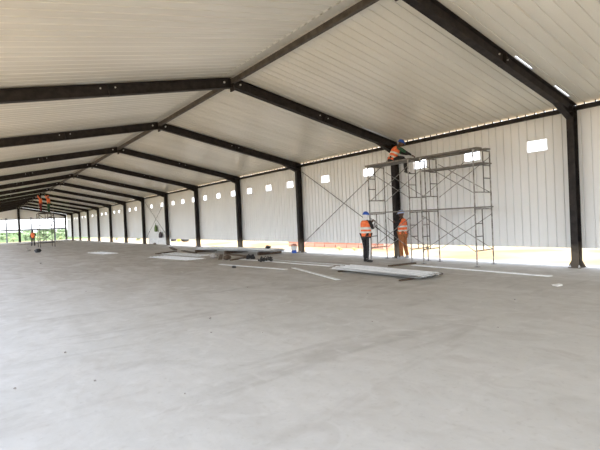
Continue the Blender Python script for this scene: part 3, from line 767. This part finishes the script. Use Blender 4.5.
# distant ridge of sweepings along the far floor
for k, (x, y, L, a, t) in enumerate([(6.6, 66, 4.0, 84, 'left'), (10.0, 70, 3.4, 88, 'right')]):
    b = MB(); rr = random.Random(k)
    for q in range(28): b.merge(noise_blob(rr.uniform(.1, .22), q, .2, 1, (1.3, 1, .6)), Matrix.Translation(((q/27-.5)*L, rr.uniform(-.3, .3), .03)))
    o = b.build('rubble_pile', 'stone'); o.location = (x, y, .0); tag(o, 'low heap of rubble across the far floor, the %s one' % t, 'rubble')
# bucket by the column
o = empty('paint_bucket', (12.26, 17.05, 0)); tag(o, 'small white bucket with blue base standing left of the crossed rods', 'bucket')
b = MB(); b.tube([(0, 0, 0), (0, 0, .14)], [.115, .122], 18); b.build('base_band', 'hat_blue', o, smooth=False)
b = MB(); b.tube([(0, 0, .14), (0, 0, .33)], [.135, .15], 18); b.build('bucket_wall', 'white_sheet', o)
b = MB(); b.tube([(0, 0, .33), (0, 0, .36), (0, 0, .44)], [.156, .156, .09], 18); b.build('lid', 'brick', o)
# white panel closing the foot of a distant bay
b = MB(); b.bar((12.93, 35.2, 0), (13.0, 35.2, .62), 0.001, .001)
b = MB(); b.box(12.90, 12.94, 35.15, 40.65, 0, .62); o = b.build('white_board', 'white_sheet', bevel=.004); tag(o, 'low white board standing outside under the panels of the distant braced bay', 'board')
lump('rubble_lump', 'stone', 12.55, 38.0, .14, 31, 'small grey lump on the floor before the low white board', 'rubble')
# bags hung on the wall of the braced bay
def bag(x, y, z, w, h, mat, label):
    b = MB(); b.loft([((x, y, z), (0, 1, 0), (1, 0, 0), w*.35, .06), ((x, y, z+h*.12), (0, 1, 0), (1, 0, 0), w*.5, .09), ((x, y, z+h*.6), (0, 1, 0), (1, 0, 0), w*.45, .08), ((x, y, z+h), (0, 1, 0), (1, 0, 0), w*.2, .03)], 14)
    o = b.build('work_bag', mat, smooth=True); s = MB(); s.tube([(x, y-w*.15, z+h*.95), (x, y, z+h+.16), (x, y+w*.15, z+h*.95)], .012, 6); s.build('strap', mat, o); tag(o, label, 'bag')
bag(12.66, 37.85, 1.1, .52, .58, 'bag_green', 'green bag hanging on the wall of the distant braced bay')
bag(12.66, 36.75, .58, .75, .5, 'bag_dark', 'dark bag hanging low on the wall right of the green bag')

# ------------------------------------------------------------------ outside on the right
for k in range(9):
    y = 15.6 + k*.93
    b = MB(); rr = random.Random(60+k); h = rr.choice((.24, .32, .32))
    b.box(-.35, .35, -.42, .42, 0, h)
    b.box(-.25, .3, -.35, .38, h, h+.08)
    o = b.build('brick_stack', 'brick', bevel=.006); o.location = (16.8 + rr.uniform(-.05, .05), y, -.09); o.rotation_euler = (0, 0, rr.uniform(-.03, .03))
    tag(o, 'low stack of red bricks outside, seen under the wall panels', 'bricks', 'brick stacks outside the right wall')
for k, (y, c) in enumerate(((45.6, 'left'), (42.2, 'right'))):
    o = empty('oil_drum', (17.0, y, -.1)); tag(o, 'black drum lying outside beneath the wall panels, %s of the yellow can' % c, 'drum', 'drums outside the right wall')
    b = MB(); b.tube([(0, -.4, .29), (0, .4, .29)], .28, 20); b.build('drum_body', 'black', o)
    for q in (-.4, -.13, .13, .4):
        b = MB(); b.tube([(0, q-.015, .29), (0, q+.015, .29)], .292, 20); b.build('hoop', 'black', o)
o = empty('jerrycan', (17.0, 43.9, -.1)); tag(o, 'yellow can between two black drums outside the wall', 'can')
b = MB(); b.box(-.12, .12, -.18, .18, 0, .42); b.build('can_body', 'yellow', o, bevel=.03)
b = MB(); b.tube([(0, -.12, .42), (0, -.12, .47)], .03, 10); b.build('cap', 'black', o)
b = MB(); b.tube([(0, -.05, .42), (0, -.03, .46), (0, .1, .46), (0, .13, .42)], .012, 6); b.build('handle', 'yellow', o)

# ------------------------------------------------------------------ vegetation
def shrub_proto(seed, w, h, n, leaf, tree=False):
    rr = random.Random(seed); b = MB(); trunk = MB()
    cl = []
    for k in range(12 if tree else 8):
        a = rr.uniform(0, 6.28); q = rr.uniform(0, w*.36); cl.append((q*math.cos(a), q*math.sin(a), rr.uniform(h*(.42 if tree else .22), h*.82), rr.uniform(.28, .45)*min(w, h)*.62))
    for k in range(n):
        c = rr.choice(cl); d = Vector((rr.gauss(0, 1), rr.gauss(0, 1), rr.gauss(0, 1))).normalized(); p = Vector(c[:3]) + d*(c[3]*rr.uniform(.6, 1.05))
        if p.z < .05: p.z = .05 + rr.random()*.1
        s = h*rr.uniform(.035, .065); u = Vector((rr.gauss(0, 1), rr.gauss(0, 1), rr.gauss(0, 1))).normalized(); v = d.cross(u).normalized(); u = (u - d*u.dot(d)*.5).normalized()
        b.quad(p-u*s-v*s*.5, p+u*s-v*s*.5, p+u*s+v*s*.5, p-u*s+v*s*.5)
    for c in cl[:6]: trunk.tube([(0, 0, 0), (c[0]*.3, c[1]*.3, c[2]*.5), c[:3]], [h*.02+.01, h*.014+.008, .01], 6)
    o = b.build('tree' if tree else 'shrub', leaf); trunk.build('trunk' if tree else 'stems', 'bark', o); return o
protos = [shrub_proto(1, 3.4, 2.1, 700, 'leaf'), shrub_proto(2, 2.6, 1.3, 500, 'leaf2'), shrub_proto(3, 5.5, 5.0, 1100, 'leaf', True)]
used = set(); rr = random.Random(12)
G = [('green shrub in the field beyond the far open end', 'shrub', 'green shrubs beyond the far end'), ('low yellow-green shrub in the field beyond the far open end', 'shrub', 'yellow-green shrubs beyond the far end'), ('distant tree on the horizon beyond the far open end', 'tree', 'distant trees beyond the far end')]
spots = []
for k in range(16): y = rr.uniform(100, 150); spots.append((0, y*rr.uniform(.03, .165), y))
for k in range(20): y = rr.uniform(93, 135); spots.append((1, y*rr.uniform(.03, .165), y))
for k in range(20): y = (250, 330)[k % 2] + rr.uniform(-15, 15); spots.append((2, y*(.02 + .155*(k+rr.random()*.5)/20), y))
kept = []
for p, x, y in spots:
    if all((x-a)**2 + (y-c)**2 > (3.2 if p < 2 else 5.5)**2 for _, a, c in kept): kept.append((p, x, y))
for p, x, y in kept:
    o = protos[p] if p not in used else copy_tree(protos[p]); used.add(p)
    s = rr.uniform(.8, 1.2)*(.72 if p < 2 else .8); o.location = (x, y, -.12 + min(.6, max(0, (y-140)/500))); o.scale = (s, s, s*rr.uniform(.8, 1.05)*(1 if p < 2 else .62)); o.rotation_euler = (0, 0, rr.uniform(0, 6.28)); tag(o, *G[p])
for k, (x, y, s, p, w) in enumerate([(16.2, 47.5, .34, 0, 'nearest'), (16.6, 56.0, .42, 0, 'middle'), (16.4, 66.0, .5, 1, 'farthest')]):
    o = copy_tree(protos[p]); o.location = (x, y, -.09); o.scale = (s, s, s*.8); tag(o, '%s of the three small shrubs outside under the distant right wall' % w, 'shrub', 'shrubs outside the right wall')
for k, (x, y, s, w) in enumerate([(15.1, 15.9, .2, 'right-hand'), (15.0, 16.9, .22, 'left-hand')]):
    o = copy_tree(protos[1]); o.location = (x, y, -.09); o.scale = (s, s, s*.8); tag(o, '%s tiny yellow-green weed tuft outside in front of the bricks' % w, 'weed', 'weeds before the bricks')

# ------------------------------------------------------------------ camera
cam = bpy.data.cameras.new('camera'); co = bpy.data.objects.new('camera', cam); col.objects.link(co); sc.camera = co
f_px, yaw, pitch, roll, H = 440.26, .6394, -.0115, -.0446, 1.5619
F = Vector((math.sin(yaw)*math.cos(pitch), math.cos(yaw)*math.cos(pitch), math.sin(pitch)))
R0 = Vector((math.cos(yaw), -math.sin(yaw), 0)); U0 = R0.cross(F)
Rv = R0*math.cos(roll) + U0*math.sin(roll); Uv = -R0*math.sin(roll) + U0*math.cos(roll)
co.matrix_world = Matrix(((Rv.x, Uv.x, -F.x, 0), (Rv.y, Uv.y, -F.y, 0), (Rv.z, Uv.z, -F.z, H), (0, 0, 0, 1)))
cam.sensor_width = 36; cam.lens = f_px/600*36; cam.clip_end = 3000; cam.clip_start = .05

# ------------------------------------------------------------------ light
w = bpy.data.worlds.new('world'); sc.world = w; w.use_nodes = True; nt = w.node_tree
bg = nt.nodes['Background']; tc = nt.nodes.new('ShaderNodeTexCoord'); sp = nt.nodes.new('ShaderNodeSeparateXYZ'); rp = nt.nodes.new('ShaderNodeValToRGB')
rp.color_ramp.elements[0].position = 0; rp.color_ramp.elements[0].color = (.92, .96, 1.0, 1)
rp.color_ramp.elements[1].position = .7; rp.color_ramp.elements[1].color = (.68, .78, 1.0, 1)
nt.links.new(tc.outputs['Generated'], sp.inputs[0]); nt.links.new(sp.outputs[2], rp.inputs[0]); nt.links.new(rp.outputs[0], bg.inputs[0])
bg.inputs[1].default_value = 1.25
sun = bpy.data.lights.new('sun', 'SUN'); sun.energy = 2.6; sun.angle = R(1.5); sun.color = (1, .95, .87)
so = bpy.data.objects.new('sun', sun); col.objects.link(so); so.location = (20, -20, 30)
d = Vector((-.03, math.cos(R(64)), -math.sin(R(64)))); so.rotation_euler = d.to_track_quat('-Z', 'Y').to_euler()

sc.view_settings.view_transform = 'Standard'; sc.view_settings.look = 'None'; sc.view_settings.gamma = 1; sc.view_settings.use_curve_mapping = False
sc.view_settings.exposure = 1.86
sc.cycles.use_denoising = True
sc.cycles.max_bounces = 12; sc.cycles.diffuse_bounces = 8; sc.cycles.glossy_bounces = 4
